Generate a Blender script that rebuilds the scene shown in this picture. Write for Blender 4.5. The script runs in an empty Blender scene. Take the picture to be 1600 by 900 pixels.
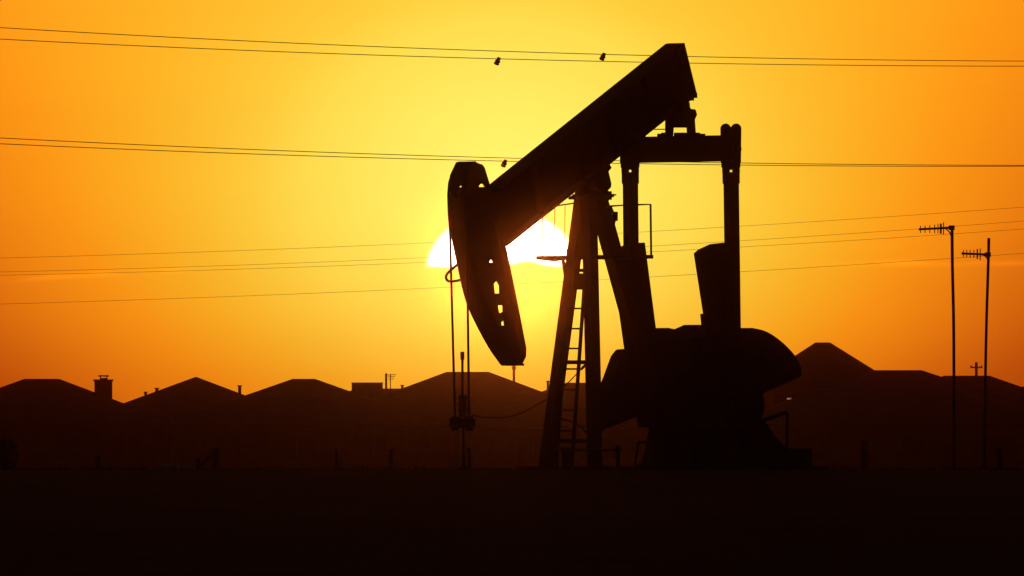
import bpy, bmesh, math, random
import numpy as np
from mathutils import Vector, Matrix

random.seed(7)
SC = bpy.context.scene
COL = SC.collection
R = math.radians

# ------------------------------------------------------------------ camera
LENS = 600.0
K = 36.0 / LENS / 1600.0           # tangent of one photo pixel
CZ = 1.5                           # eye height
cam = bpy.data.cameras.new('camera')
cam.lens = LENS; cam.sensor_width = 36.0
cam.shift_y = 285.0 / 1600.0       # level camera, horizon at photo row 735
cam.clip_start = 0.5; cam.clip_end = 20000
camo = bpy.data.objects.new('camera', cam); COL.objects.link(camo)
camo.location = (0, 0, CZ); camo.rotation_euler = (R(90), 0, 0)
SC.camera = camo

# ------------------------------------------------------------------ sky, sun, exposure
SUN_PX, SUN_PY = 786.5, 430.0
SUN_EL = math.atan((735 - 396.0) * K)       # centre of the part of the disc above the cloud bank
SUN_AZ = math.atan((SUN_PX - 800) * K)      # from +Y towards +X
SKY_STRENGTH = 0.006       # Nishita part, the rest of the evening sky
GLOW_STRENGTH = 1.025        # bright sky round the sun
SUN_STRENGTH = 0.0021
HAZE_DENSITY = (0.000030, 0.00012)     # fine haze, and a second layer added for glow near the sun
HAZE_G = (0.972, 0.9988)
HAZE_COLOR = (0.80, 0.23, 0.07)

def lin(c):
    out = []
    for v in c:
        v /= 255.0
        out.append(v / 12.92 if v <= 0.04045 else ((v + 0.055) / 1.055) ** 2.4)
    return tuple(out)

world = bpy.data.worlds.new('World'); SC.world = world
world.use_nodes = True
nt = world.node_tree; nt.nodes.clear()
N = nt.nodes.new; L = nt.links.new
def sock(x, node, i):
    if isinstance(x, (int, float)): node.inputs[i].default_value = x
    else: L(x, node.inputs[i])
def M(op, a, b=None, c=None, clamp=False):
    n = N('ShaderNodeMath'); n.operation = op; n.use_clamp = clamp
    sock(a, n, 0)
    if b is not None: sock(b, n, 1)
    if c is not None: sock(c, n, 2)
    return n.outputs[0]
def smooth(x, e0, e1):
    n = N('ShaderNodeMapRange'); n.interpolation_type = 'SMOOTHSTEP'
    sock(x, n, 0); n.inputs[1].default_value = e0; n.inputs[2].default_value = e1
    n.inputs[3].default_value = 0; n.inputs[4].default_value = 1
    return n.outputs[0]
tc = N('ShaderNodeTexCoord')
sep = N('ShaderNodeSeparateXYZ'); L(tc.outputs['Generated'], sep.inputs[0])
az = M('DIVIDE', M('ARCTAN2', sep.outputs[0], sep.outputs[1]), K)       # sky azimuth, small units
el = M('DIVIDE', M('ARCSINE', sep.outputs[2]), K)                       # sky elevation, same units
dx = M('SUBTRACT', az, SUN_PX - 800)
dyc = M('SUBTRACT', el, 735 - 300)
asp = M('ADD', 1.45, M('MULTIPLY', smooth(dyc, -150, 150), -0.28))
r = M('SQRT', M('ADD', M('MULTIPLY', dx, dx), M('POWER', M('ABSOLUTE', M('MULTIPLY', dyc, asp)), 2)))
low = M('MINIMUM', M('MAXIMUM', M('SUBTRACT', 435.0, el), -320.0), 450.0)
wq = M('MULTIPLY', M('MULTIPLY', M('SUBTRACT', r, 420.0), 0.0014), low)
rr = M('ADD', r, M('MULTIPLY', wq, smooth(r, 300, 520)))
# the right of the sky is a touch duller
rr = M('ADD', rr, M('MULTIPLY', smooth(dx, 250, 800), 35.0))
ramp = N('ShaderNodeValToRGB')
L(M('DIVIDE', rr, 20000.0, clamp=True), ramp.inputs[0])
stops = [(0, (255, 252, 118)), (150, (255, 245, 104)), (320, (255, 226, 80)), (420, (255, 205, 56)),
         (560, (255, 181, 36)), (700, (255, 156, 23)), (833, (241, 136, 18)), (901, (231, 123, 17)),
         (1085, (200, 92, 13)), (1300, (181, 79, 14)), (2000, (132, 55, 15)), (4000, (78, 35, 16)), (8000, (34, 19, 15)), (20000, (6, 6, 8))]
cr = ramp.color_ramp
while len(cr.elements) < len(stops): cr.elements.new(0.5)
for e, (p, c) in zip(cr.elements, stops):
    e.position = p / 20000.0; e.color = lin(c) + (1,)
# low bank of cloud: its upper edge cuts the sun, and glows faintly where it is thin
noise = N('ShaderNodeTexNoise'); noise.inputs['Scale'].default_value = 1.0; noise.inputs['Detail'].default_value = 4
cv = N('ShaderNodeCombineXYZ'); L(M('MULTIPLY', az, 0.012), cv.inputs[0]); L(M('MULTIPLY', el, 0.05), cv.inputs[1])
L(cv.outputs[0], noise.inputs['Vector'])
nz = M('SUBTRACT', noise.outputs[0], 0.5)
edge = M('ADD', 735 - 412.0, M('MULTIPLY', nz, 7.0))
edge = M('SUBTRACT', edge, M('MULTIPLY', M('MAXIMUM', M('SUBTRACT', -330.0, az), 0.0), 0.055))
bx = M('DIVIDE', M('SUBTRACT', az, 22.0), 26.0)
edge = M('ADD', edge, M('MULTIPLY', M('EXPONENT', M('MULTIPLY', M('MULTIPLY', bx, bx), -1.0)), 9.0))
above = M('SUBTRACT', el, edge)
streak = M('EXPONENT', M('MULTIPLY', M('POWER', M('ABSOLUTE', M('DIVIDE', above, 4.5)), 2.0), -1.0))
streak = M('MULTIPLY', streak, M('MULTIPLY', smooth(M('ABSOLUTE', dx), 430, 620), M('ADD', 0.15, M('MULTIPLY', nz, 0.9))))
gain = M('ADD', 1.0, streak)
big = N('ShaderNodeTexNoise'); big.inputs['Scale'].default_value = 1.0; big.inputs['Detail'].default_value = 3
cv2 = N('ShaderNodeCombineXYZ'); L(M('MULTIPLY', az, 0.0022), cv2.inputs[0]); L(M('MULTIPLY', el, 0.012), cv2.inputs[1]); cv2.inputs[2].default_value = 3.3
L(cv2.outputs[0], big.inputs['Vector'])
gain = M('ADD', gain, M('MULTIPLY', M('SUBTRACT', big.outputs[0], 0.5), 0.07))
sx = M('DIVIDE', dx, 118.4); sy = M('DIVIDE', M('SUBTRACT', el, 735 - SUN_PY), 100.0)
sr = M('SQRT', M('ADD', M('MULTIPLY', sx, sx), M('MULTIPLY', sy, sy)))
disc = M('MULTIPLY', M('SUBTRACT', 1.0, smooth(sr, 0.91, 1.07)), smooth(above, -9.0, 5.0))
vm = N('ShaderNodeVectorMath'); vm.operation = 'SCALE'
L(ramp.outputs[0], vm.inputs[0]); L(gain, vm.inputs['Scale'])
mixs = N('ShaderNodeMix'); mixs.data_type = 'RGBA'
L(disc, mixs.inputs['Factor']); L(vm.outputs[0], mixs.inputs[6]); mixs.inputs[7].default_value = (6.0, 5.2, 3.6, 1)
bg1 = N('ShaderNodeBackground'); L(mixs.outputs[2], bg1.inputs[0]); bg1.inputs[1].default_value = GLOW_STRENGTH
sky = N('ShaderNodeTexSky'); sky.sky_type = 'NISHITA'; sky.sun_disc = False
sky.sun_elevation = SUN_EL; sky.sun_rotation = SUN_AZ
sky.air_density = 1.5; sky.dust_density = 4.0
bg2 = N('ShaderNodeBackground'); L(sky.outputs[0], bg2.inputs[0]); bg2.inputs[1].default_value = SKY_STRENGTH
addn = N('ShaderNodeAddShader'); L(bg1.outputs[0], addn.inputs[0]); L(bg2.outputs[0], addn.inputs[1])
wo = N('ShaderNodeOutputWorld'); L(addn.outputs[0], wo.inputs[0])
world.cycles.sampling_method = 'MANUAL'; world.cycles.sample_map_resolution = 4096

sl = bpy.data.lights.new('sun', 'SUN'); sl.energy = SUN_STRENGTH; sl.angle = R(0.5); sl.color = (1.0, 0.55, 0.18)
so = bpy.data.objects.new('sun', sl); COL.objects.link(so)
sd = Vector((math.sin(SUN_AZ) * math.cos(SUN_EL), math.cos(SUN_AZ) * math.cos(SUN_EL), math.sin(SUN_EL)))
so.rotation_euler = sd.to_track_quat('Z', 'Y').to_euler(); so.location = (0, 0, 60)

vs = SC.view_settings
SC.display_settings.display_device = 'sRGB'
vs.view_transform = 'Standard'; vs.look = 'None'; vs.exposure = 0.0; vs.gamma = 1.0; vs.use_curve_mapping = False
SC.render.engine = 'CYCLES'
cy = SC.cycles
cy.use_denoising = True; cy.denoiser = 'OPENIMAGEDENOISE'
cy.max_bounces = 4; cy.diffuse_bounces = 2; cy.glossy_bounces = 2; cy.volume_bounces = 0
cy.sample_clamp_indirect = 1.0
SC.render.filter_size = 1.3

# ------------------------------------------------------------------ materials
MATS = {}
def mat(name, c1, c2=None, rough=0.7, metal=0.0, scale=6.0, bump=0.0, emit=None, es=0.0):
    if name in MATS: return MATS[name]
    m = bpy.data.materials.new(name); m.use_nodes = True
    t = m.node_tree; b = t.nodes['Principled BSDF']
    b.inputs['Roughness'].default_value = rough; b.inputs['Metallic'].default_value = metal
    co = t.nodes.new('ShaderNodeTexCoord')
    n = t.nodes.new('ShaderNodeTexNoise'); n.inputs['Scale'].default_value = scale; n.inputs['Detail'].default_value = 5
    t.links.new(co.outputs['Object'], n.inputs['Vector'])
    rp = t.nodes.new('ShaderNodeValToRGB'); t.links.new(n.outputs[0], rp.inputs[0])
    rp.color_ramp.elements[0].position = 0.38; rp.color_ramp.elements[1].position = 0.66
    c2 = c2 or tuple(x * 0.7 for x in c1)
    rp.color_ramp.elements[0].color = (*c1, 1); rp.color_ramp.elements[1].color = (*c2, 1)
    t.links.new(rp.outputs[0], b.inputs['Base Color'])
    if bump:
        bp = t.nodes.new('ShaderNodeBump'); bp.inputs['Strength'].default_value = bump
        t.links.new(n.outputs[0], bp.inputs['Height']); t.links.new(bp.outputs[0], b.inputs['Normal'])
    if emit:
        b.inputs['Emission Color'].default_value = (*emit, 1); b.inputs['Emission Strength'].default_value = es
    MATS[name] = m
    return m
steel = mat('weathered_dark_steel', (0.05, 0.045, 0.04), (0.08, 0.045, 0.03), 0.75, 0.0, 5, 0.2)
cast = mat('cast_iron', (0.045, 0.042, 0.04), (0.065, 0.045, 0.035), 0.8, 0.0, 4, 0.3)
cable_m = mat('wire_rope', (0.05, 0.048, 0.045), None, 0.7, 0.0, 30)
galv = mat('galvanised_pipe', (0.12, 0.12, 0.12), (0.09, 0.09, 0.09), 0.65, 0.2, 9)
line_m = mat('weathered_conductor', (0.09, 0.09, 0.09), None, 0.7, 0.0, 20)
wood = mat('weathered_wood', (0.12, 0.09, 0.065), (0.08, 0.06, 0.045), 0.9, 0, 8, 0.3)
ground_m = mat('dry_field_soil', (0.05, 0.048, 0.034), (0.035, 0.034, 0.024), 0.95, 0, 0.6, 0.3)
ground_m.node_tree.nodes['Principled BSDF'].inputs['Specular IOR Level'].default_value = 0.08    # loose soil has no sheen
grass_m = mat('dry_grass', (0.07, 0.06, 0.03), (0.05, 0.047, 0.024), 0.9, 0, 3)
leaf_m = mat('dusty_leaves', (0.05, 0.065, 0.03), (0.08, 0.085, 0.04), 0.85, 0, 2)
roof_m = mat('brown_shingles', (0.10, 0.075, 0.06), (0.07, 0.055, 0.045), 0.95, 0, 1.5, 0.2)
roof2_m = mat('grey_shingles', (0.09, 0.085, 0.08), (0.065, 0.06, 0.055), 0.95, 0, 1.5, 0.2)
brick_m = mat('red_brown_brick', (0.24, 0.12, 0.08), (0.18, 0.09, 0.06), 0.95, 0, 2.5, 0.2)
brick2_m = mat('tan_brick', (0.30, 0.21, 0.14), (0.23, 0.16, 0.11), 0.95, 0, 2.5, 0.2)
trim_m = mat('painted_trim', (0.19, 0.12, 0.08), None, 0.85, 0, 4)
glass_m = mat('dark_window_glass', (0.03, 0.03, 0.035), None, 0.35, 0, 2)
tarp_m = mat('pale_tarpaulin', (0.26, 0.3, 0.34), (0.2, 0.23, 0.27), 0.8, 0, 3)
glow_m = mat('pinkish_glow', (0.8, 0.7, 0.6), None, 0.5, 0, 2, 0, (1.0, 0.32, 0.16), 0.38)  # emission for the small spot on the two storey house

# ------------------------------------------------------------------ mesh building
class MB:
    def __init__(s): s.v = []; s.f = []
    def loft(s, rings, closed=True, caps=True):
        n = len(rings[0]); b = len(s.v)
        for rg in rings: s.v += [tuple(p) for p in rg]
        for i in range(len(rings) - 1):
            for j in range(n if closed else n - 1):
                k = (j + 1) % n
                s.f.append((b + i*n + j, b + i*n + k, b + (i+1)*n + k, b + (i+1)*n + j))
        if caps:
            s.f.append(tuple(b + j for j in reversed(range(n))))
            s.f.append(tuple(b + (len(rings)-1)*n + j for j in range(n)))
        return s
    def bar(s, A, B, a, b, up=(0, 1, 0)):
        A = Vector(A); B = Vector(B); d = (B - A).normalized(); u = Vector(up)
        x = d.cross(u)
        if x.length < 1e-3: x = d.cross(Vector((1, 0, 0)))
        x.normalize(); y = x.cross(d).normalized()
        q = [x*a/2 + y*b/2, -x*a/2 + y*b/2, -x*a/2 - y*b/2, x*a/2 - y*b/2]
        return s.loft([[A + t for t in q], [B + t for t in q]])
    def tube(s, pts, r, n=8):
        pts = [Vector(p) for p in pts]; rings = []
        rs = r if isinstance(r, (list, tuple)) else [r] * len(pts)
        prev = None
        for i, p in enumerate(pts):
            d = (pts[min(i+1, len(pts)-1)] - pts[max(i-1, 0)]).normalized()
            x = prev if prev is not None else Vector((0.31, 0.77, 0.56))
            x = (x - d * x.dot(d))
            if x.length < 1e-4: x = d.orthogonal()
            x.normalize(); prev = x; y = d.cross(x)
            rings.append([p + (x*math.cos(2*math.pi*j/n) + y*math.sin(2*math.pi*j/n)) * rs[i] for j in range(n)])
        return s.loft(rings)
    def box(s, c, h):
        c = Vector(c)
        q = [(-h[0], -h[1]), (h[0], -h[1]), (h[0], h[1]), (-h[0], h[1])]
        return s.loft([[c + Vector((x, y, -h[2])) for x, y in q], [c + Vector((x, y, h[2])) for x, y in q]])
    def prism_y(s, poly, y0, y1):       # poly of (x, z)
        return s.loft([[(x, y0, z) for x, z in poly], [(x, y1, z) for x, z in poly]])
    def holed_y(s, outer, holes, y0, y1):
        bm = bmesh.new(); ed = []
        for lp in [outer] + holes:
            vv = [bm.verts.new((x, 0, z)) for x, z in lp]
            ed += [bm.edges.new((vv[i], vv[(i+1) % len(vv)])) for i in range(len(vv))]
        bmesh.ops.triangle_fill(bm, use_beauty=True, use_dissolve=False, edges=ed)
        b = len(s.v); bm.verts.index_update(); n = len(bm.verts)
        s.v += [(v.co.x, y0, v.co.z) for v in bm.verts] + [(v.co.x, y1, v.co.z) for v in bm.verts]
        for f in bm.faces:
            ids = [v.index for v in f.verts]
            s.f.append(tuple(b + i for i in ids)); s.f.append(tuple(b + n + i for i in reversed(ids)))
        o = 0
        for lp in [outer] + holes:
            m = len(lp)
            for i in range(m):
                j = (i + 1) % m
                s.f.append((b+o+i, b+o+j, b+n+o+j, b+n+o+i))
            o += m
        bm.free(); return s
    def build(s, name, m, parent=None, smooth=False, bevel=0.0):
        me = bpy.data.meshes.new(name); me.from_pydata(s.v, [], s.f)
        bm = bmesh.new(); bm.from_mesh(me)
        bmesh.ops.recalc_face_normals(bm, faces=bm.faces); bm.to_mesh(me); bm.free()
        if smooth:
            for p in me.polygons: p.use_smooth = True
        me.materials.append(m)
        o = bpy.data.objects.new(name, me); COL.objects.link(o)
        if parent: o.parent = parent
        if bevel:
            bv = o.modifiers.new('bevel', 'BEVEL'); bv.width = bevel; bv.segments = 2; bv.limit_method = 'ANGLE'
        return o

def tag(o, label=None, cat=None, group=None, kind=None):
    if label: o['label'] = label
    if cat: o['category'] = cat
    if group: o['group'] = group
    if kind: o['kind'] = kind
    return o
def thing(name, loc, label, cat, group=None, rz=0.0):
    o = bpy.data.objects.new(name, None); COL.objects.link(o)
    o.location = loc; o.rotation_euler = (0, 0, rz); o.empty_display_size = 0.3
    return tag(o, label, cat, group)
def copy_tree(o, parent=None):
    c = o.copy(); COL.objects.link(c); c.parent = parent
    for ch in o.children: copy_tree(ch, c)
    return c

class Frame:
    """Local frame of a thing standing at distance D, turned by a about z: x along it, y across it, z up from its base."""
    def __init__(s, px, D, gz, a=0.0):
        s.D = D; s.gz = gz; s.c = math.cos(a); s.s = math.sin(a); s.a = a; s.bx = (px - 800) * K * D
        s.loc = (s.bx, D, gz); s.m = K * D
    def P(s, px, py, w=0.0):
        t = (px - 800) * K
        u = (t * (s.D + w*s.c) - s.bx + w*s.s) / (s.c - t*s.s)
        Y = s.D + u*s.s + w*s.c
        return Vector((u, w, CZ - s.gz + (735 - py) * K * Y))
    def poly(s, pts, w=0.0):
        return [(p.x, p.z) for p in (s.P(x, y, w) for x, y in pts)]
    def inset(s, pts, t):
        """outline as seen -> outline of the mid plane of a slab t thick"""
        d = t * abs(s.s) / 2 / s.m; out = []
        n = len(pts)
        for i, (x, y) in enumerate(pts):
            xs = [x]
            for j in range(n):
                (x0, y0), (x1, y1) = pts[j], pts[(j+1) % n]
                if (y0 - y) * (y1 - y) <= 0 and y0 != y1:
                    xs.append(x0 + (x1-x0) * (y-y0) / (y1-y0))
            lo, hi = min(xs), max(xs)
            if hi - lo < 2*d: x = (lo + hi) / 2
            else: x = x + d if x - lo < hi - x else x - d
            out.append((x, y))
        return out
    def slab(s, mb, pts, w, t, ins=True):
        q = s.inset(pts, t) if ins else pts
        return mb.prism_y(s.poly(q, w), w - t/2, w + t/2)
    def ribbon(s, mb, path, w, t, th):
        """a bent plate: path in the mid plane, t wide across, th thick (metres)"""
        pts = [s.P(x, y, w) for x, y in path]; rings = []
        for i, p in enumerate(pts):
            d = (pts[min(i+1, len(pts)-1)] - pts[max(i-1, 0)]).normalized()
            n = Vector((-d.z, 0, d.x)) * th / 2
            rings.append([p + n + Vector((0, -t/2, 0)), p + n + Vector((0, t/2, 0)), p - n + Vector((0, t/2, 0)), p - n + Vector((0, -t/2, 0))])
        return mb.loft(rings)

def catmull(pts, n=6):
    P = [Vector(p) for p in pts]; P = [2*P[0]-P[1]] + P + [2*P[-1]-P[-2]]; out = []
    for i in range(1, len(P)-2):
        for k in range(n):
            t = k / n; a, b, c, d = P[i-1:i+3]
            out.append(0.5*((2*b) + (c-a)*t + (2*a-5*b+4*c-d)*t*t + (3*b-a-3*c+d)*t**3))
    out.append(P[-2]); return out
def smooth_px(pts, n=5):
    return [(p.x, p.y) for p in catmull([(x, y, 0) for x, y in pts], n)]

# ------------------------------------------------------------------ ground
def sstep(a, b, x):
    t = min(1, max(0, (x-a)/(b-a))); return t*t*(3-2*t)
def gz_at(x, y):
    r_ = y
    z = 1.5 * sstep(20, 252, r_) if r_ < 252 else 1.5
    if r_ > 272: z = 1.5 - 0.75 * sstep(272, 330, r_) + 0.45 * sstep(500, 850, r_) - 0.4 * sstep(1000, 2500, r_)
    f = 0.0 if 252 <= r_ <= 272 else min(1, min(abs(r_-252), abs(r_-272)) / 15)
    z += f * (0.03*math.sin(x*0.21 + y*0.13) + 0.02*math.sin(x*0.57 - y*0.31) + 0.04*math.sin(x*0.045+1.3)*math.sin(y*0.05))
    return z
ys = [-60, -20, 0, 20, 50, 80] + list(range(100, 250, 5)) + [250, 252, 256, 262, 268, 272] + list(range(276, 340, 6)) + [360, 400, 450, 500, 560, 640, 720, 800, 850, 900, 1000, 1200, 1600, 2200, 3000]
xs = [-2500, -1200, -600, -300, -150, -90, -60, -40] + [i*1.5 for i in range(-20, 21)] + [40, 60, 90, 150, 300, 600, 1200, 2500]
g = MB()
for y in ys:
    for x in xs: g.v.append((x, y, gz_at(x, y)))
nx = len(xs)
for j in range(len(ys)-1):
    for i in range(nx-1):
        g.f.append((j*nx+i, j*nx+i+1, (j+1)*nx+i+1, (j+1)*nx+i))
tag(g.build('ground', ground_m, None, True), kind='structure')
gr = MB()
for i in range(7000):
    y = random.uniform(263, 273); x = random.uniform(-0.034, 0.034) * y; z = gz_at(x, y)
    h = random.choice((0.02, 0.025, 0.03, 0.03, 0.045, 0.02, 0.03, 0.07)) * random.uniform(0.7, 1.3); a = random.uniform(0, 6.28); b = len(gr.v)
    ex, ey = math.cos(a)*0.012, math.sin(a)*0.012; lx, ly = random.uniform(-.03, .03), random.uniform(-.03, .03)
    gr.v += [(x-ex, y-ey, z-0.01), (x+ex, y+ey, z-0.01), (x+lx, y+ly, z+h)]; gr.f.append((b, b+1, b+2))
tag(gr.build('dry_grass', grass_m), 'short dry grass stubble on the dark field', 'grass', kind='stuff')

# ------------------------------------------------------------------ pump jack
A = R(45)
F = Frame(920, 258.0, 1.5, A); P = F.P
pj = thing('pump_jack', F.loc, 'large black oil pump jack silhouetted in front of the setting sun', 'pump jack', rz=A)

# walking beam: I section
WB = 0.36
b = MB()
top = [(778, 290), (1054, 68)]; bot = [(781, 382), (1074, 151)]
F.ribbon(b, [(768, 297.8), (1054, 69.5)], 0, WB, 0.035)
F.ribbon(b, [(779, 383), (1073, 149)], 0, WB, 0.035)
F.slab(b, [(762, 302), (1055, 69), (1075, 150), (779, 383), (770, 383)], 0, 0.03, False)
F.ribbon(b, [(1055, 68), (1075, 150)], 0, WB, 0.04)
for t in (0.2, 0.42, 0.5, 0.6, 0.8):
    x0 = 772 + 282*t; y0 = 294.6 - 225*t; x1 = 779 + 294*t; y1 = 383 - 234*t
    F.ribbon(b, [(x0, y0+4), (x1, y1-3)], 0, WB-0.06, 0.02)
beam = b.build('walking_beam', steel, pj)
b = MB(); b.bar(P(786, 281.5, 0), P(792, 276.5, 0), 0.06, 0.06); b.build('top_clamp', steel, beam)
for x, y in ((1083, 149), (1078, 153)):
    b = MB(); b.box(P(x, y, -0.08), (0.045, 0.045, 0.04)); b.build('end_bolt', steel, beam)

# horse head
arc_l = smooth_px([(705, 273), (702, 285), (700.5, 303), (700.5, 325), (702, 345), (706, 370), (712, 398), (717, 422), (724, 453), (732, 479), (748, 513), (766, 545), (783, 569)])
back_r = [(752, 257), (756, 262), (765, 291), (778, 340), (791, 392), (803, 450), (813, 500), (821.5, 545), (821, 557), (815, 569)]
WA, WR = 0.40, 0.24
da = WA*F.s/2/F.m; dr = WR*F.s/2/F.m
arc_c = [(x+da, y) for x, y in arc_l]; back_c = [(x-dr, y) for x, y in back_r]
h = MB()
F.ribbon(h, [p for p in arc_c if p[1] > 298], 0, WA, 0.03)
F.ribbon(h, [p for p in back_c if p[1] > 300], 0, WR, 0.03)
F.ribbon(h, [(717.5, 272), (728, 254.5)], 0, 0.30, 0.03)
F.ribbon(h, [(727, 253.8), (732, 253.8)], 0, 0.33, 0.03)
F.ribbon(h, [(732, 254), (741, 258)], 0, 0.26, 0.03)
F.ribbon(h, [(796.5, 570), (799, 569), (801, 569), (806, 570)], 0, 0.36, 0.03)
outer = [(714, 253.5), (743, 253.5), (747, 257), (752, 256.5), (756, 262), (765, 291), (768, 300)] + [(x-2, y) for x, y in back_c if 300 < y < 560] + [(804, 569), (799, 570)] + list(reversed([(x+1, y) for x, y in arc_c[:-1:2] if y > 305])) + [(701, 301), (702, 286), (705, 272.5)]
holes = [[(763, 410), (767, 403), (771, 410)], [(770, 444), (775.5, 437.5), (780.7, 446), (781, 458.5), (772, 458.5)],
         [(776.5, 477), (786, 477), (786.5, 487), (779, 490.5)], [(782, 504), (787, 499), (789, 508.5), (782.5, 508.5)],
         [(716.5, 292.5), (721.5, 287), (722.5, 292.5)], [(746.5, 292), (749, 288), (752, 286.5), (755.5, 288), (758, 292)]]
h.holed_y(F.poly(outer), [F.poly(q) for q in holes], -0.02, 0.02)
head = h.build('horse_head', steel, pj)
g_ = MB()
g_.tube([P(x, y, 0.18) for x, y in smooth_px([(718, 411), (708, 419), (698, 429), (697.5, 436), (702, 439.5), (712, 439), (722, 437)], 4)], 0.021, 8)
g_.build('cable_guard', steel, head)
# bridle
def cable(pts3, r): return MB().tube(pts3, r, 8)
wl, wr = 0.17, -0.17
cl = cable([P(x, y, wl) for x, y in ((708, 268), (702, 285), (700.5, 303), (701, 330), (702.6, 350), (703.2, 365), (711, 656))], 0.018)
cl.build('bridle_cable', cable_m, pj)
offx = 0.34*F.s/F.m
crr = cable([P(x+offx, y, wr) for x, y in ((708, 268), (702, 285), (700.5, 303), (702, 345), (704, 365), (706, 475))] + [P(733, 656, wr)], 0.018)
crr.build('bridle_cable', cable_m, pj)
c = MB()
F.slab(c, [(714, 653), (730, 653), (730, 668), (714, 668)], 0, 0.1, False)
c.bar(P(708, 660, wl+0.07), P(737, 660, wr-0.07), 0.14, 0.12, (0, 0, 1))
for px, w in ((710.5, wl), (733.5, wr)):
    c.box(P(px, 662, w), (0.04, 0.04, 0.11))
carrier = c.build('carrier_bar', cast, pj)
c = MB(); c.tube([P(723, 652, 0), P(723, 617, 0)], 0.055, 10)
for y in (622, 632, 642): c.tube([P(723, y+2.5, 0), P(723, y-2.5, 0)], 0.075, 8)
c.box(P(729, 641, -0.03), (0.05, 0.04, 0.04)); c.build('rod_clamp', cast, carrier)
c = MB(); c.tube([P(722.5, 617, 0), P(722.5, 552, 0)], 0.02, 8); c.tube([P(722.5, 562, 0), P(722.5, 549.5, 0)], 0.033, 8)
c.build('polished_rod', steel, carrier)
c = MB(); c.tube([P(x, y, -0.1) for x, y in smooth_px([(738, 648), (755, 651.5), (790, 652), (820, 643), (852, 625)])], 0.011, 6)
c.build('sensor_cable', cable_m, carrier)

# samson post
def leg(top, bot, w0, w1, a):
    m = MB(); m.bar(P(top[0], top[1], w0), P(bot[0], bot[1], w1), a, a); return m
leg((909.5, 306), (851.8, 738), 0.075, 0.5, 0.168).build('front_leg', steel, pj, bevel=0.01)
leg((920.5, 306), (930, 738), -0.075, -0.5, 0.172).build('front_leg', steel, pj, bevel=0.01)
leg((934, 310), (1051.5, 738), 0, 0, 0.215).build('rear_leg', steel, pj, bevel=0.01)
def quad_plate(name, q):
    m = MB(); m.loft([q, [p + Vector((0.03, 0, 0)) for p in q]]); m.build(name, steel, pj)
quad_plate('gusset', [P(899, 312, 0.12), P(928, 312, -0.12), P(928, 404, -0.2), P(888, 404, 0.2)])
quad_plate('gusset', [P(888, 427, 0.22), P(927, 427, -0.22), P(928, 452.5, -0.24), P(886, 452.5, 0.24)])
for (x0_, x1_, y, w, a_, b_) in ((890, 926, 422.5, .2, .02, .05), (872, 928, 566, .3, .075, .06), (856, 929, 689, .45, .055, .06)):
    m = MB(); m.bar(P(x0_, y, w), P(x1_, y, -w), a_, b_, (0, 0, 1)); m.build('cross_brace', steel, pj)
m = MB(); F.slab(m, [(905, 312), (940, 312), (953, 350), (958, 382), (944, 366), (930, 366), (905, 366)], 0, 0.05, False)
m.build('side_plate', steel, pj)
# ladder between the front legs
m = MB()
def lad(y, w): return P(900.5 - (y-454)*0.0704 - w*F.s/F.m, y, w)
lw = 0.165
for w in (lw, -lw): m.bar(lad(440, w), lad(728, w), 0.05, 0.03)
for y in (482, 513.5, 544.5, 576.5, 609, 641, 673): m.bar(lad(y, lw) , lad(y, -lw), 0.027, 0.027, (0, 0, 1))
m.build('ladder', steel, pj)
m = MB(); m.tube([P(880, 606, -0.1), P(914, 571, -0.3)], 0.008, 6); m.tube([P(908, 577, -0.25), P(916, 569, -0.3)], 0.02, 6)
m.build('stay_wire', cable_m, pj)
m = MB(); m.tube([P(x, y, -0.1) for x, y in smooth_px([(872, 655), (884, 656), (898, 661), (908, 667), (918, 678)])], 0.016, 8)
m.build('hose', cable_m, pj)
# saddle bearing on the post, with grease fittings
m = MB(); cs = P(925, 282, 0)
m.box(P(925, 307, 0), (0.24, 0.19, 0.035))
m.tube([cs + Vector((0, 0.22, 0)), cs - Vector((0, 0.22, 0))], 0.16, 18)
m.box(P(924, 262, 0), (0.2, 0.16, 0.05))
for du in (-0.19, 0.19):
    for w in (0.14, -0.14):
        m.tube([P(925, 314, 0) + Vector((du, w, 0)), P(925, 298, 0) + Vector((du, w, 0))], 0.025, 6)
F.slab(m, [(900, 262), (949, 254), (954, 262), (949, 268), (953.5, 287), (953, 292.5), (945, 301), (944, 307), (900, 307)], 0, 0.06, False)
m.box(P(894, 309, 0.0), (0.035, 0.05, 0.028))
m.box(P(953, 305.5, 0.0), (0.022, 0.022, 0.065)); m.bar(P(945, 305.5, 0), P(958, 305.5, 0), 0.05, 0.05); m.bar(P(957, 304.5, 0), P(962.5, 304.5, 0), 0.022, 0.022)
m.build('saddle_bearing', cast, pj, bevel=0.006)
m = MB(); m.tube([P(x, y, -0.1) for x, y in ((954, 322), (957, 330), (961, 338), (960, 346), (958, 354))], 0.02, 6); m.box(P(961, 338, -0.1), (0.03, 0.03, 0.07))
m.build('grease_pipe', cast, pj)
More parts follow.
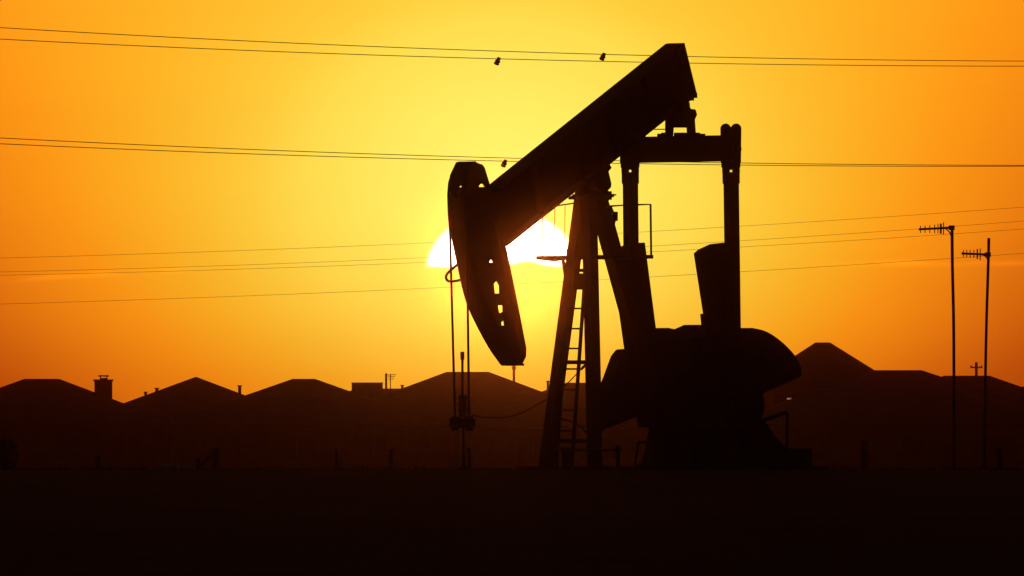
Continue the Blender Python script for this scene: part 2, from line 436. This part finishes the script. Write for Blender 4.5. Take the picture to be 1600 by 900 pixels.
# service platform
m = MB(); cpl = P(929, 402, 0)
m.box((cpl.x, 0.57, cpl.z), (0.22, 0.46, 0.028)); m.box((cpl.x, -0.57, cpl.z), (0.22, 0.46, 0.028))
m.box((cpl.x+0.19, 0, cpl.z-0.002), (0.03, 0.12, 0.03)); m.box((cpl.x-0.19, 0, cpl.z-0.002), (0.03, 0.12, 0.03))
m.bar(P(880, 407, 0.9), P(884, 432, 0.3), 0.05, 0.05)
F.slab(m, [(838.5, 401), (884, 400), (884, 406.5), (866, 408.5), (838.5, 405.5)], 0.62, 0.03)
plat = m.build('service_platform', steel, pj)
m = MB(); zr = P(1016, 319.5, -1.0).z
m.tube([P(1017.5, 401, -1.0), P(1016.5, 319.5, -1.0), P(984, 320, -1.0)], 0.017, 8)
m.tube([P(984, 401, -1.0), P(984, 320, -1.0), P(955, 322, -0.55), P(948, 323, -0.3)], 0.014, 8)
m.build('hand_rail', steel, plat); m = MB()
m.tube([P(848, 402, 1.0), P(848, 330, 1.0), P(866, 322, 1.0), P(897, 317.5, 0.6), P(905, 317, 0.3)], [0.007, 0.009, 0.013, 0.013, 0.013], 6)
for x in (866, 882): m.tube([P(x, 402, 0.95), P(x+1, 321, 0.85)], 0.0055, 6)
for x in (886, 890.5): m.tube([P(x-1, 403, 0.5), P(x, 388, 0.5)], 0.006, 6)
m.build('hand_rail', steel, plat)

# equalizer and its bearing under the beam tail
CE = P(1064, 233, 0)
m = MB(); wE = 1.09
m.loft([[(CE.x+sx_*0.10, w, CE.z+sz*0.197) for sx_, sz in ((-1, -1), (1, -1), (1, 1), (-1, 1))] for w in (1.12, -1.12)])
m.build('equalizer', steel, pj, bevel=0.008)
m = MB(); ce = P(1062, 180, 0)
F.slab(m, [(1037, 168), (1085, 147), (1083, 153.5), (1079, 155.5), (1074, 160), (1077.5, 170), (1085, 171), (1087.5, 179), (1084, 187), (1085.5, 208), (1075, 208), (1074.5, 199.5), (1051, 199.5), (1050.5, 208), (1041, 208), (1041, 186)], 0, 0.06, False)
m.tube([ce + Vector((0, 0.13, 0)), ce - Vector((0, 0.13, 0))], 0.1, 16)
m.box(P(1063, 170, 0), (0.09, 0.12, 0.1))
for px in (1033, 1039, 1046, 1059, 1068, 1080, 1088, 1096):
    m.box(P(px, 210.3 if px not in (1033, 1096) else 212, -(px-1064)*F.m*0.7), (0.045, 0.045, 0.03))
m.build('equalizer_bearing', cast, pj, bevel=0.008)
m = MB(); m.tube([P(x, y, 0.1) for x, y in ((1008, 214), (1009, 206), (1013, 203), (1022, 202), (1040, 202))], 0.008, 6)
m.build('grease_line', cast, pj)

# pitmans
def pitman(pxt, pxb, w):
    m = MB()
    for dw in (0.112, -0.112):                    # two rounded cheek plates
        q = []
        cx = pxt - dw*F.s/F.m
        for i in range(13):
            a = math.pi * i / 12; q.append((cx - 8.2*math.cos(a), 201 - 8*math.sin(a)))
        q += [(cx + 7.6, 255), (cx - 7.6, 255)]
        F.slab(m, q, w + dw, 0.06)
    m.tube([P(pxt, 233, w) + Vector((0, -0.18, 0)), P(pxt, 233, w) + Vector((0, 0.18, 0))], 0.05, 10)
    m.bar(P(pxt, 198.5, w), P(pxt, 262, w), 0.205, 0.205)
    ua, ub = P(pxt, 261, w), P(pxt + 0.5, 287, w)
    m.bar(ua, P(pxt+0.2, 265, w), 0.188, 0.188); m.bar(P(pxt+0.2, 269, w), ub, 0.186, 0.186)
    for d in (0.054, -0.054):
        m.bar(P(pxt+0.2, 264, w) + Vector((d, -d, 0)), P(pxt+0.2, 270, w) + Vector((d, -d, 0)), 0.083, 0.083)
    m.bar(ub, P(pxb, 585, w), 0.166, 0.166)
    m.box(P(pxb, 590, w), (0.13, 0.1, 0.13))
    return m.build('pitman_arm', steel, pj)
pitman(984.5, 988, 1.09)
pitman(1142, 1146.5, -1.09)

# cranks and counterweights
def crank(dxp, w):
    S = lambda pts: [(x + dxp, y) for x, y in pts]
    m = MB()
    F.slab(m, S([(1083.5, 396), (1090, 390), (1108, 381.5), (1134, 379), (1156, 510), (1180, 650), (1170, 668), (1128, 668), (1112, 590), (1098, 490)]), w, 0.14)
    sh = P(1150+dxp, 632, w)
    m.tube([sh + Vector((0, 0.14, 0)), sh - Vector((0, 0.14, 0))], 0.2, 20)
    o = m.build('crank_arm', cast, pj, bevel=0.01)
    m = MB()
    F.slab(m, S(smooth_px([(1150, 514), (1160, 512.5), (1178, 513), (1197, 518), (1215, 529), (1232, 544), (1245, 560), (1252, 576), (1252, 588)], 4) + [(1198, 612), (1150, 634)]), w, 0.26)
    m.build('counterweight', cast, o, bevel=0.015)
    m = MB()
    F.slab(m, S([(1114, 545), (1093, 546), (1085, 556), (1072.5, 590), (1062, 615), (1060, 678), (1073, 672), (1134, 648.5), (1128, 600)]), w, 0.26)
    m.build('counterweight', cast, o, bevel=0.015)
crank(0, -0.9)
crank(-131, 0.9)
# small step below the near crank tip
m = MB(); F.slab(m, [(1094, 491), (1104, 489), (1104, 512), (1096, 512)], -0.9, 0.08); m.build('wrist_pin', cast, pj)

# gear box on its stand, brake, prime mover, skid
GC = P(1084, 620, 0)
m = MB()
m.loft([[(GC.x+x, y, P(1084, 668, 0).z) for x, y in ((-0.48, -0.52), (0.48, -0.52), (0.48, 0.52), (-0.48, 0.52))],
        [(GC.x+x, y, P(1084, 580, 0).z) for x, y in ((-0.5, -0.52), (0.5, -0.52), (0.5, 0.52), (-0.5, 0.52))],
        [(GC.x+x, y, P(1084, 528, 0).z) for x, y in ((-0.36, -0.5), (0.36, -0.5), (0.36, 0.5), (-0.36, 0.5))],
        [(GC.x+x, y, P(1084, 507.5, 0).z) for x, y in ((-0.1, -0.12), (0.1, -0.12), (0.1, 0.12), (-0.1, 0.12))]])
m.tube([Vector((GC.x + 0.12, 1.0, P(1084, 632, 0).z)), Vector((GC.x+0.12, -1.0, P(1084, 632, 0).z))], 0.1, 14)
m.build('gear_box', cast, pj, bevel=0.02)
m = MB()
zb = P(1084, 668, 0).z
m.loft([[(GC.x+x, y, 0.02) for x, y in ((-0.6, -0.55), (0.75, -0.55), (0.75, 0.55), (-0.6, 0.55))], [(GC.x+x, y, zb) for x, y in ((-0.46, -0.5), (0.5, -0.5), (0.5, 0.5), (-0.46, 0.5))]])
m.build('gear_box_stand', steel, pj)
m = MB(); sc_ = P(1163, 632, -0.62)
m.tube([sc_ + Vector((0, 0.08, 0)), sc_ - Vector((0, 0.08, 0))], 0.36, 28)
m.build('brake_drum', cast, pj)
m = MB()
F.slab(m, [(1140, 650), (1192, 654), (1212, 682), (1232, 704), (1262, 738), (1140, 738)], -0.4, 0.3)
m.build('belt_guard', steel, pj, bevel=0.01)
m = MB(); m.tube([P(x, y, -0.75) for x, y in ((1188, 659), (1200, 654), (1229, 644), (1230, 648), (1229.5, 700), (1229, 716))], [0.035, 0.035, 0.026, 0.026, 0.022, 0.022], 8)
m.build('brake_lever', steel, pj)
m = MB(); mc = P(1232, 718, -0.2)
m.box((mc.x, -0.2, mc.z), (0.26, 0.26, 0.17))
m.tube([(mc.x, 0.15, mc.z), (mc.x, -0.5, mc.z)], 0.16, 16)
m.build('motor', cast, pj, bevel=0.02)
m = MB()
x0 = P(852, 735, 0).x; x1 = P(1250, 735, 0).x
for w in (0.5, -0.5): m.box(((x0+x1)/2, w, 0.025), ((x1-x0)/2-0.02, 0.09, 0.035))
for t in (0.02, 0.3, 0.6, 0.98): m.box((x0+(x1-x0)*t, 0, 0.02), (0.08, 0.41, 0.03))
m.build('skid', steel, pj)

# ------------------------------------------------------------------ well head, guard rail, stand
WF = Frame(723, 258.0 + P(722, 660, 0).x*F.s, 1.5)
wh = thing('well_head', WF.loc, 'slim well head pipe below the pump jack head', 'well head')
m = MB()
m.tube([WF.P(723.5, 668), WF.P(724.5, 712)], 0.017, 8); m.build('polished_rod', steel, wh)
m = MB(); m.tube([WF.P(724.5, 729), WF.P(724.5, 738)], 0.07, 14); m.tube([WF.P(724.5, 710), WF.P(724.5, 730)], 0.026, 12)
m.tube([WF.P(724.5, 731), WF.P(724.5, 734)], 0.1, 14)
m.build('casing_head', cast, wh)
m = MB(); m.tube([WF.P(733, 699, -0.05), WF.P(734, 738, -0.05)], 0.026, 8); m.build('riser_pipe', steel, wh)

GF = Frame(915, 255.0, 1.5)
gd = thing('pipe_rail', GF.loc, 'low pipe rail in front of the pump jack legs', 'rail')
m = MB(); m.tube([GF.P(866, 703), GF.P(972, 703)], 0.022, 8); m.build('rail', galv, gd)
for x, r_, y0 in ((885, 0.075, 699), (966, 0.036, 696)):
    m = MB(); m.tube([GF.P(x, y0), GF.P(x, 738)], r_, 10); m.build('post', galv, gd)
SF = Frame(1005, 256.0, 1.5)
st = thing('pipe_stand', SF.loc, 'small splayed pipe stand between pump jack legs and gear box', 'stand')
m = MB(); m.tube([SF.P(994, 691), SF.P(1020, 691)], 0.02, 8); m.build('top_bar', galv, st)
for a_, b_ in (((998, 691), (990, 738)), ((1017, 691), (1019, 738))):
    m = MB(); m.tube([SF.P(*a_), SF.P(*b_)], 0.018, 8); m.build('leg', galv, st)
m = MB(); m.tube([SF.P(992, 726), SF.P(1018.5, 726)], 0.014, 8); m.build('stretcher', galv, st)

# ------------------------------------------------------------------ antenna masts
def mast(px, pts, r0, r1, boom, els, brace, label):
    AF = Frame(px, 262.0, 1.5)
    t = thing('antenna_mast', AF.loc, label, 'antenna', 'antenna masts right of the pump jack')
    q = catmull([AF.P(x, y) for x, y in pts], 5); n = len(q)
    m = MB(); m.tube(q, [r0 + (r1-r0)*i/(n-1) for i in range(n)], 8); m.build('mast', galv, t, True)
    m = MB(); m.bar(AF.P(*boom[0]), AF.P(*boom[1]), 0.034, 0.034); bo = m.build('boom', galv, t)
    for x, ya, yb, r_ in els:
        m = MB(); m.tube([AF.P(x, ya), AF.P(x, yb)], r_, 6); m.build('element', galv, t)
    m = MB(); m.tube([AF.P(*p) for p in brace], 0.009, 6); m.box(AF.P(*boom[1]), (0.045, 0.045, 0.035)); m.build('bracket', galv, t)
mast(1488, [(1487.5, 352.5), (1487.7, 375), (1488.2, 420), (1490, 500), (1490.5, 590), (1491, 738)], 0.026, 0.024,
     ((1435.5, 358.3), (1487, 355.8)),
     [(1438.3, 353, 364, .007), (1445.4, 352.3, 364, .007), (1452.8, 351.6, 364, .007), (1460.4, 350.8, 364.3, .007), (1465.6, 349.5, 364.7, .007), (1470, 349.3, 365.3, .015), (1474.2, 347.2, 366.6, .008)],
     smooth_px([(1477, 357), (1482, 361), (1485, 366), (1487, 373)]), 'taller antenna mast with its aerial boom fixed at the very top')
mast(1543, [(1545, 371.8), (1544.6, 395), (1543.6, 430), (1541.2, 510), (1539.5, 600), (1537.5, 738)], 0.024, 0.022,
     ((1502.3, 396), (1543.5, 397.8)),
     [(1505.3, 390.4, 401.8, .007), (1510.6, 390.4, 402.5, .007), (1515.8, 390.4, 403, .007), (1521.7, 390.2, 403.4, .007), (1527, 389.2, 404.6, .011), (1531.6, 388.2, 406.8, .008)],
     smooth_px([(1536, 398.5), (1540, 401), (1543, 405)]), 'shorter antenna mast with its aerial boom fixed below the tip')

# ------------------------------------------------------------------ power lines
def wire(pts, D, slope, r_, label, group, deg=2):
    px = np.array([p[0] for p in pts]); py = np.array([p[1] for p in pts])
    co = np.polyfit(px, py, deg)
    q = []
    for x in np.linspace(-260, 1860, 54):
        Dx = D + slope * (x - 800) / 800
        q.append(((x-800)*K*Dx, Dx, CZ + (735 - float(np.polyval(co, x)))*K*Dx))
    m = MB(); m.tube(q, r_, 6)
    return tag(m.build('power_line', line_m), label, 'power line', group), co
GA = 'overhead power lines near the pump jack'
w1, c1 = wire([(0, 44), (400, 62.5), (776, 80.5), (920, 84.8), (1076, 88.3), (1180, 91), (1600, 95)], 320, 25, .0068, 'topmost overhead wire of the uppermost pair', GA)
w2, c2 = wire([(0, 61), (776, 92.4), (920, 95), (1090, 98.4), (1180, 100.4), (1600, 103.5)], 320, 25, .0068, 'lower overhead wire of the uppermost pair', GA)
w3, c3 = wire([(0, 215.5), (680, 243.8), (813, 247.3), (1180, 255), (1600, 258.3)], 330, 25, .0068, 'upper wire of the second pair, level with the equalizer', GA)
w4, c4 = wire([(0, 224.5), (680, 249.3), (813, 252.7), (1180, 257.5), (1600, 260)], 330, 25, .0068, 'lower wire of the second pair, just above the horse head', GA)
GB = 'thin far power lines across the sun'
wire([(0, 403), (680, 380), (1020, 361), (1160, 352.5), (1600, 324)], 820, 0, .0075, 'highest of the four thin far wires behind the sun', GB)
wire([(0, 424.5), (680, 404), (1020, 383), (1160, 375), (1600, 346)], 820, 0, .0075, 'second highest of the four thin far wires behind the sun', GB)
wire([(0, 430), (680, 410), (1020, 393), (1160, 385.5), (1600, 358)], 820, 0, .0075, 'third of the four thin far wires, close under the second', GB)
wire([(0, 475), (690, 450), (1060, 430), (1160, 424), (1600, 396)], 820, 0, .0075, 'lowest of the four thin far wires, well below the others', GB)
# dampers clamped on the near wires
def damper(px, co, D, slope, label):
    Dx = D + slope*(px-800)/800; DF = Frame(px, Dx, CZ + (735-float(np.polyval(co, px)))*K*Dx)
    y0 = float(np.polyval(co, px)); o = thing('wire_damper', DF.loc, label, 'wire damper', 'small dark dampers clamped on the near wires')
    def Q(x, y): return DF.P(px + x, y0 + y)
    m = MB(); m.tube([Q(1.6, -2.2), Q(0.9, -0.2), Q(-0.3, 2)], [.028, .038, .03], 10); m.build('clamp', cast, o)
    m = MB(); m.tube([Q(0.0, 1.4), Q(-0.6, 3), Q(-1.4, 5), Q(-1.9, 6.2)], [.03, .052, .05, .03], 10); m.build('body', cast, o)
    m = MB(); m.tube([Q(-1.7, 5.6), Q(-2.4, 6.9), Q(-3.2, 8.6), Q(-3.6, 9.6)], [.04, .056, .05, .03], 10); m.build('weight', cast, o)
    return o
d0 = damper(778.5, c2, 320, 25, 'dark wire damper on the lower top wire, left of the other top one')
def put(px, co, D, slope, label):
    Dx = D + slope*(px-800)/800; c_ = copy_tree(d0)
    c_.location = ((px-800)*K*Dx, Dx, CZ + (735-float(np.polyval(co, px)))*K*Dx); c_['label'] = label
put(943, c1, 320, 25, 'dark wire damper on the topmost wire beside the raised beam')
put(789, c4, 330, 25, 'dark wire damper on the second pair between horse head and beam')

# ------------------------------------------------------------------ houses
HG = 'houses along the horizon behind the pump jack'
def house(label, D, rx0, rx1, ry, m_, eave, wallm, roofm, wins, doors=(), mR=None):
    cx = (rx0+rx1)/2; gz = gz_at((cx-800)*K*D, D)
    H = Frame(cx, D, gz); t = thing('house', H.loc, label, 'house', HG)
    a0, a1 = H.P(rx0, ry), H.P(rx1, ry); zr = a0.z; run = (zr-eave)/m_; th = 0.16
    E = [(a0.x-run, -run), (a1.x+run, -run), (a1.x+run, run), (a0.x-run, run)]
    r = MB(); b = 0
    r.v = [(x, y, eave-th) for x, y in E] + [(x, y, eave) for x, y in E] + [(a0.x, 0, zr), (a1.x, 0, zr)]
    r.f = [(3, 2, 1, 0)] + [(i, (i+1) % 4, 4+(i+1) % 4, 4+i) for i in range(4)] + [(4, 5, 9, 8), (5, 6, 9), (6, 7, 8, 9), (7, 4, 8)]
    r.tube([(a0.x, 0, zr+.0), (a1.x, 0, zr+.0)], 0.07, 6)
    for e, a in ((0, a0), (1, a1)): r.tube([(E[e][0]+.1*(1 if e == 0 else -1), E[e][1]+.1, eave+.02), (a.x, 0, zr)], 0.06, 6)
    ro = r.build('roof', roofm, t)
    ov = 0.45; W0, W1 = a0.x-run+ov, a1.x+run-ov; yw = -run+ov
    w = MB(); w.box(((W0+W1)/2, 0, (eave-th)/2-0.15), ((W1-W0)/2, run-ov, (eave-th)/2+0.15)); w.build('wall', wallm, t)
    for fx, zc, ww, hh in wins:
        x = W0 + (W1-W0)*fx
        f = MB()
        for s in (-1, 1):
            f.box((x+s*ww/2, yw-0.02, zc), (0.05, 0.05, hh/2+0.05)); f.box((x, yw-0.02, zc+s*hh/2), (ww/2-0.05, 0.05, 0.05))
        f.box((x, yw-0.02, zc), (0.025, 0.04, hh/2-.05))
        wo_ = f.build('window', trim_m, t)
        g2 = MB(); g2.box((x, yw-0.006, zc), (ww/2-0.05, 0.012, hh/2-0.05)); g2.build('pane', glass_m, wo_)
    for fx in doors:
        x = W0 + (W1-W0)*fx
        d = MB(); d.box((x, yw-0.03, 1.03), (0.46, 0.04, 1.03)); do = d.build('door', trim_m, t)
        d = MB(); d.box((x+0.36, yw-0.09, 1.0), (0.03, 0.03, 0.05)); d.build('handle', steel, do)
    return t, H, ro
def vent(H, ro, x, y0, y1, r_, w=0.0, cap=True):
    m = MB(); m.tube([H.P(x, y1+6, w), H.P(x, y0, w)], r_, 10)
    if cap: m.tube([H.P(x, y0+1.6, w), H.P(x, y0, w)], r_*1.55, 10)
    m.build('vent_pipe', galv, ro)

t, H, ro = house('leftmost brown roofed house with a flared chimney', 868, 37, 93, 594, .37, 2.7, brick_m, roof_m, [(.35, 1.5, 1.8, 1.2), (.62, 1.5, 1.2, 1.2), (.85, 1.5, 1.5, 1.2)], (.5,))
m = MB()
q = lambda x0, x1, y, d: [H.P(x0, y, -d-1.2), H.P(x1, y, -d-1.2), H.P(x1, y, d-1.2), H.P(x0, y, d-1.2)]
m.loft([q(147.5, 175.5, 640, .5), q(147.5, 175.5, 597.5, .5), q(145, 177.5, 592.8, .58)])
m.build('chimney', brick_m, ro)
m = MB()
for x in (157, 167): m.bar(H.P(x, 593.5, -1.2), H.P(x, 588, -1.2), .06, .06)
m.loft([q(153.5, 170, 588.4, .3), q(153.5, 170, 586.2, .3)]); m.loft([q(156.5, 166.5, 593, .25), q(156.5, 166.5, 590.5, .25)])
m.build('chimney_cap', galv, ro)
t, H, ro = house('house with a pointed roof peak and three thin vent pipes', 905, 304, 308, 591, .375, 2.7, brick2_m, roof2_m, [(.25, 1.5, 1.5, 1.2), (.5, 1.5, 1.8, 1.2), (.8, 1.5, 1.2, 1.2)], (.36,))
vent(H, ro, 227.5, 612, 622, .07); vent(H, ro, 245, 606, 615, .085); vent(H, ro, 374.5, 602, 618, .085)
t, H, ro = house('house with a short flat ridge left of the square chimney', 885, 456, 493, 594, .355, 2.7, brick_m, roof_m, [(.2, 1.5, 1.5, 1.2), (.48, 1.5, 2.0, 1.2), (.78, 1.5, 1.4, 1.2)], (.34,))
t, H, ro = house('low house with a wide square chimney and rooftop aerial', 948, 556, 636, 609, .36, 2.6, brick2_m, roof2_m, [(.3, 1.5, 1.5, 1.2), (.7, 1.5, 1.5, 1.2)])
m = MB()
m.loft([[H.P(549.5, 635, -2.5), H.P(584, 635, -2.5), H.P(598, 635, -1.3), H.P(563, 635, -1.3)], [H.P(549.5, 599, -2.5), H.P(584, 599, -2.5), H.P(598, 599, -1.3), H.P(563, 599, -1.3)]])
m.loft([[H.P(549, 599.2, -2.55), H.P(584.5, 599.2, -2.55), H.P(598.5, 599.2, -1.25), H.P(563, 599.2, -1.25)], [H.P(549, 597.6, -2.55), H.P(584.5, 597.6, -2.55), H.P(598.5, 597.6, -1.25), H.P(563, 597.6, -1.25)]])
m.build('chimney', brick2_m, ro)
vent(H, ro, 603.3, 583.5, 612, .06, -1.0, False); vent(H, ro, 628.5, 601.5, 612, .065)
m = MB(); m.tube([H.P(610, 612, .5), H.P(610, 584, .5)], .025, 6)
for y, d in ((586, 9), (589, 7), (592.5, 5)): m.tube([H.P(610-d*.6, y, .5), H.P(610+d, y-.8, .5)], .018, 6)
m.build('rooftop_aerial', galv, ro)
t, H, ro = house('broad roofed house behind the hanging bridle cables', 925, 697, 764, 583, .375, 2.7, brick_m, roof_m, [(.2, 1.5, 1.6, 1.2), (.45, 1.5, 2.0, 1.2), (.75, 1.5, 1.4, 1.2)], (.6,))
t, H, ro = house('house mostly hidden behind the pump jack legs', 885, 884, 1012, 600, .36, 2.65, brick2_m, roof_m, [(.25, 1.5, 1.6, 1.2), (.55, 1.5, 2.0, 1.2), (.8, 1.5, 1.4, 1.2)])
vent(H, ro, 856, 595, 618, .06)
t, H, ro = house('two storey house with the tallest steep roof beside the counterweight', 931, 1274, 1297, 537, .63, 5.0, brick_m, roof_m, [(.2, 3.9, 1.2, 1.2), (.75, 3.9, 1.4, 1.2), (.5, 1.5, 1.6, 1.2)], (.36,))
yw = [c_ for c_ in t.children if c_.name.startswith('wall')][0].bound_box[0][1]
lp = H.P(1233, 623, yw)
m = MB(); m.box((lp.x-.05, yw-0.07, lp.z), (.07, .06, .045)); m.box((lp.x+.06, yw-.07, lp.z+.01), (.05, .05, .03)); tag(m.build('wall_glow_spot', glow_m, t), 'small glowing spot high on the wall')  # two small emissive boxes make the bright spot
t, H, ro = house('wide dark roofed house right of the pump jack, nearest there', 866, 1366, 1441, 580.5, .345, 2.7, brick_m, roof2_m, [(.25, 1.5, 1.6, 1.2), (.5, 1.5, 2.0, 1.2), (.8, 1.5, 1.4, 1.2)], (.62,))
t, H, ro = house('house whose roof ridge lies behind both antenna masts', 905, 1474, 1547, 589, .365, 2.7, brick2_m, roof_m, [(.3, 1.5, 1.6, 1.2), (.6, 1.5, 1.8, 1.2)])
t, H, ro = house('rightmost house with only its left roof slope in view', 888, 1652, 1720, 586, .36, 2.7, brick_m, roof_m, [(.2, 1.5, 1.6, 1.2), (.5, 1.5, 1.8, 1.2)], (.35,))

# far utility poles
def pole(px, ytop, D, yarm, half, label):
    x = (px-800)*K*D; gz = gz_at(x, min(D, 2500)); U = Frame(px, D, gz)
    t = thing('utility_pole', U.loc, label, 'utility pole', 'far utility poles beyond the roofs')
    m = MB(); m.tube([(0, 0, 0), U.P(px, ytop)], [.17, .12], 8); m.build('pole', wood, t)
    m = MB(); m.bar(U.P(px-half, yarm, -.16), U.P(px+half, yarm, -.16), .12, .12); m.build('crossarm', wood, t)
    for d in (-.85, 0.85):
        m = MB(); m.tube([U.P(px+half*d, yarm-.5, -.16), U.P(px+half*d, yarm-3, -.16)], .06, 6); m.build('insulator', galv, t)
pole(1525.5, 566, 1400, 574, 9.5, 'far utility pole with a crossarm between the two antenna masts')
pole(803, 571, 1500, 576, 3, 'far utility pole seen under the lower tip of the horse head')

# ------------------------------------------------------------------ field edge: posts, brace, tarp heap, shrub
PG = 'fence posts along the dark field edge'
def fpost(px, ytop, r_, D, label):
    x = (px-800)*K*D; gz = gz_at(x, D); U = Frame(px, D, gz)
    t = thing('fence_post', U.loc, label, 'fence post', PG)
    top_ = U.P(px, ytop)
    m = MB(); m.tube([(0, 0, -.1), (0.01, 0, top_.z*.6), top_], [r_*1.08, r_, r_*.94], 9); m.build('post', wood, t)
    m = MB(); m.tube([top_ + Vector((0, 0, -.004)), top_ + Vector((0, 0, .02))], [r_*1.0, r_*.6], 9); m.build('cap', galv, t)
fpost(525.5, 704, .035, 322, 'thin fence post midway between left house and well head')
fpost(610.5, 703, .042, 322, 'fence post nearest the well head on its left')
fpost(152.5, 713, .05, 322, 'short fence post below the flared chimney')
fpost(1350, 690, .07, 322, 'thick fence post right of the counterweight')
fpost(1561, 700, .05, 322, 'fence post to the right of both antenna masts')
BF = Frame(325, 300.0, gz_at((325-800)*K*300, 300))
t = thing('braced_corner_post', BF.loc, 'braced corner post group of the field fence at left', 'fence post')
m = MB(); m.tube([BF.P(336, 750), BF.P(336, 700)], .065, 10); m.build('post', wood, t)
m = MB(); m.tube([BF.P(310, 750), BF.P(310, 715)], .045, 10); m.build('post', wood, t)
m = MB(); m.tube([BF.P(311, 729), BF.P(335, 708)], .035, 8); m.build('brace', wood, t)
TF = Frame(270, 266.0, gz_at((270-800)*K*266, 266))
m = MB(); rings = []
for i in range(15):
    u = -1 + 2*i/14; ww = max(0.02, (1-u*u))
    rings.append([Vector((u*.38, math.cos(a)*.5*ww**.5, max(0, math.sin(a))*(.085*ww**.6 + .012*math.sin(5*u+2*a)*ww))) for a in [math.pi*j/10 for j in range(11)]])
m.loft(rings, closed=True, caps=True)
o = m.build('tarp_heap', tarp_m, None, True); o.location = TF.loc
tag(o, 'low pale tarp covered heap left of the braced corner post', 'tarp')
SF2 = Frame(8, 275.0, gz_at((8-800)*K*275, 275))
t = thing('shrub', SF2.loc, 'ragged dark shrub at the left edge of the field', 'shrub')
m = MB()
for i in range(1500):
    a = random.uniform(0, 6.28); zz = random.random()
    rad = .17*math.sqrt(random.random())*(0.55+0.8*math.sin(math.pi*min(1, zz*.8+.15)))
    if math.sin(5*a+9*zz) > .75: continue
    p = Vector((math.cos(a)*rad, math.sin(a)*rad, .04+zz*.46)); d = Vector((random.gauss(0, 1), random.gauss(0, 1), random.gauss(0, 1))).normalized()*.022
    e = d.orthogonal().normalized()*.011; b = len(m.v)
    m.v += [p-d, p+e, p+d, p-e]; m.f.append((b, b+1, b+2, b+3))
m.build('foliage', leaf_m, t)
m = MB()
for i in range(7):
    a = i*.9; m.tube([(0, 0, -.02), (math.cos(a)*.05, math.sin(a)*.05, .2), (math.cos(a)*.12, math.sin(a)*.12, .42)], [.012, .009, .004], 6)
m.build('stem', wood, t)

# ------------------------------------------------------------------ haze
m = MB(); m.box((0, 1500, 8.5), (3200, 1700, 10.5))
hz = bpy.data.materials.new('evening_haze'); hz.use_nodes = True
ht = hz.node_tree; ht.nodes.clear()
ho = ht.nodes.new('ShaderNodeOutputMaterial'); ha = ht.nodes.new('ShaderNodeAddShader')
for i_ in (0, 1):
    pv = ht.nodes.new('ShaderNodeVolumePrincipled')
    pv.inputs['Color'].default_value = (*HAZE_COLOR, 1); pv.inputs['Density'].default_value = HAZE_DENSITY[i_]; pv.inputs['Anisotropy'].default_value = HAZE_G[i_]
    ht.links.new(pv.outputs[0], ha.inputs[i_])
ht.links.new(ha.outputs[0], ho.inputs['Volume'])
tag(m.build('haze', hz), 'thin warm evening haze over the field', 'haze', kind='stuff')
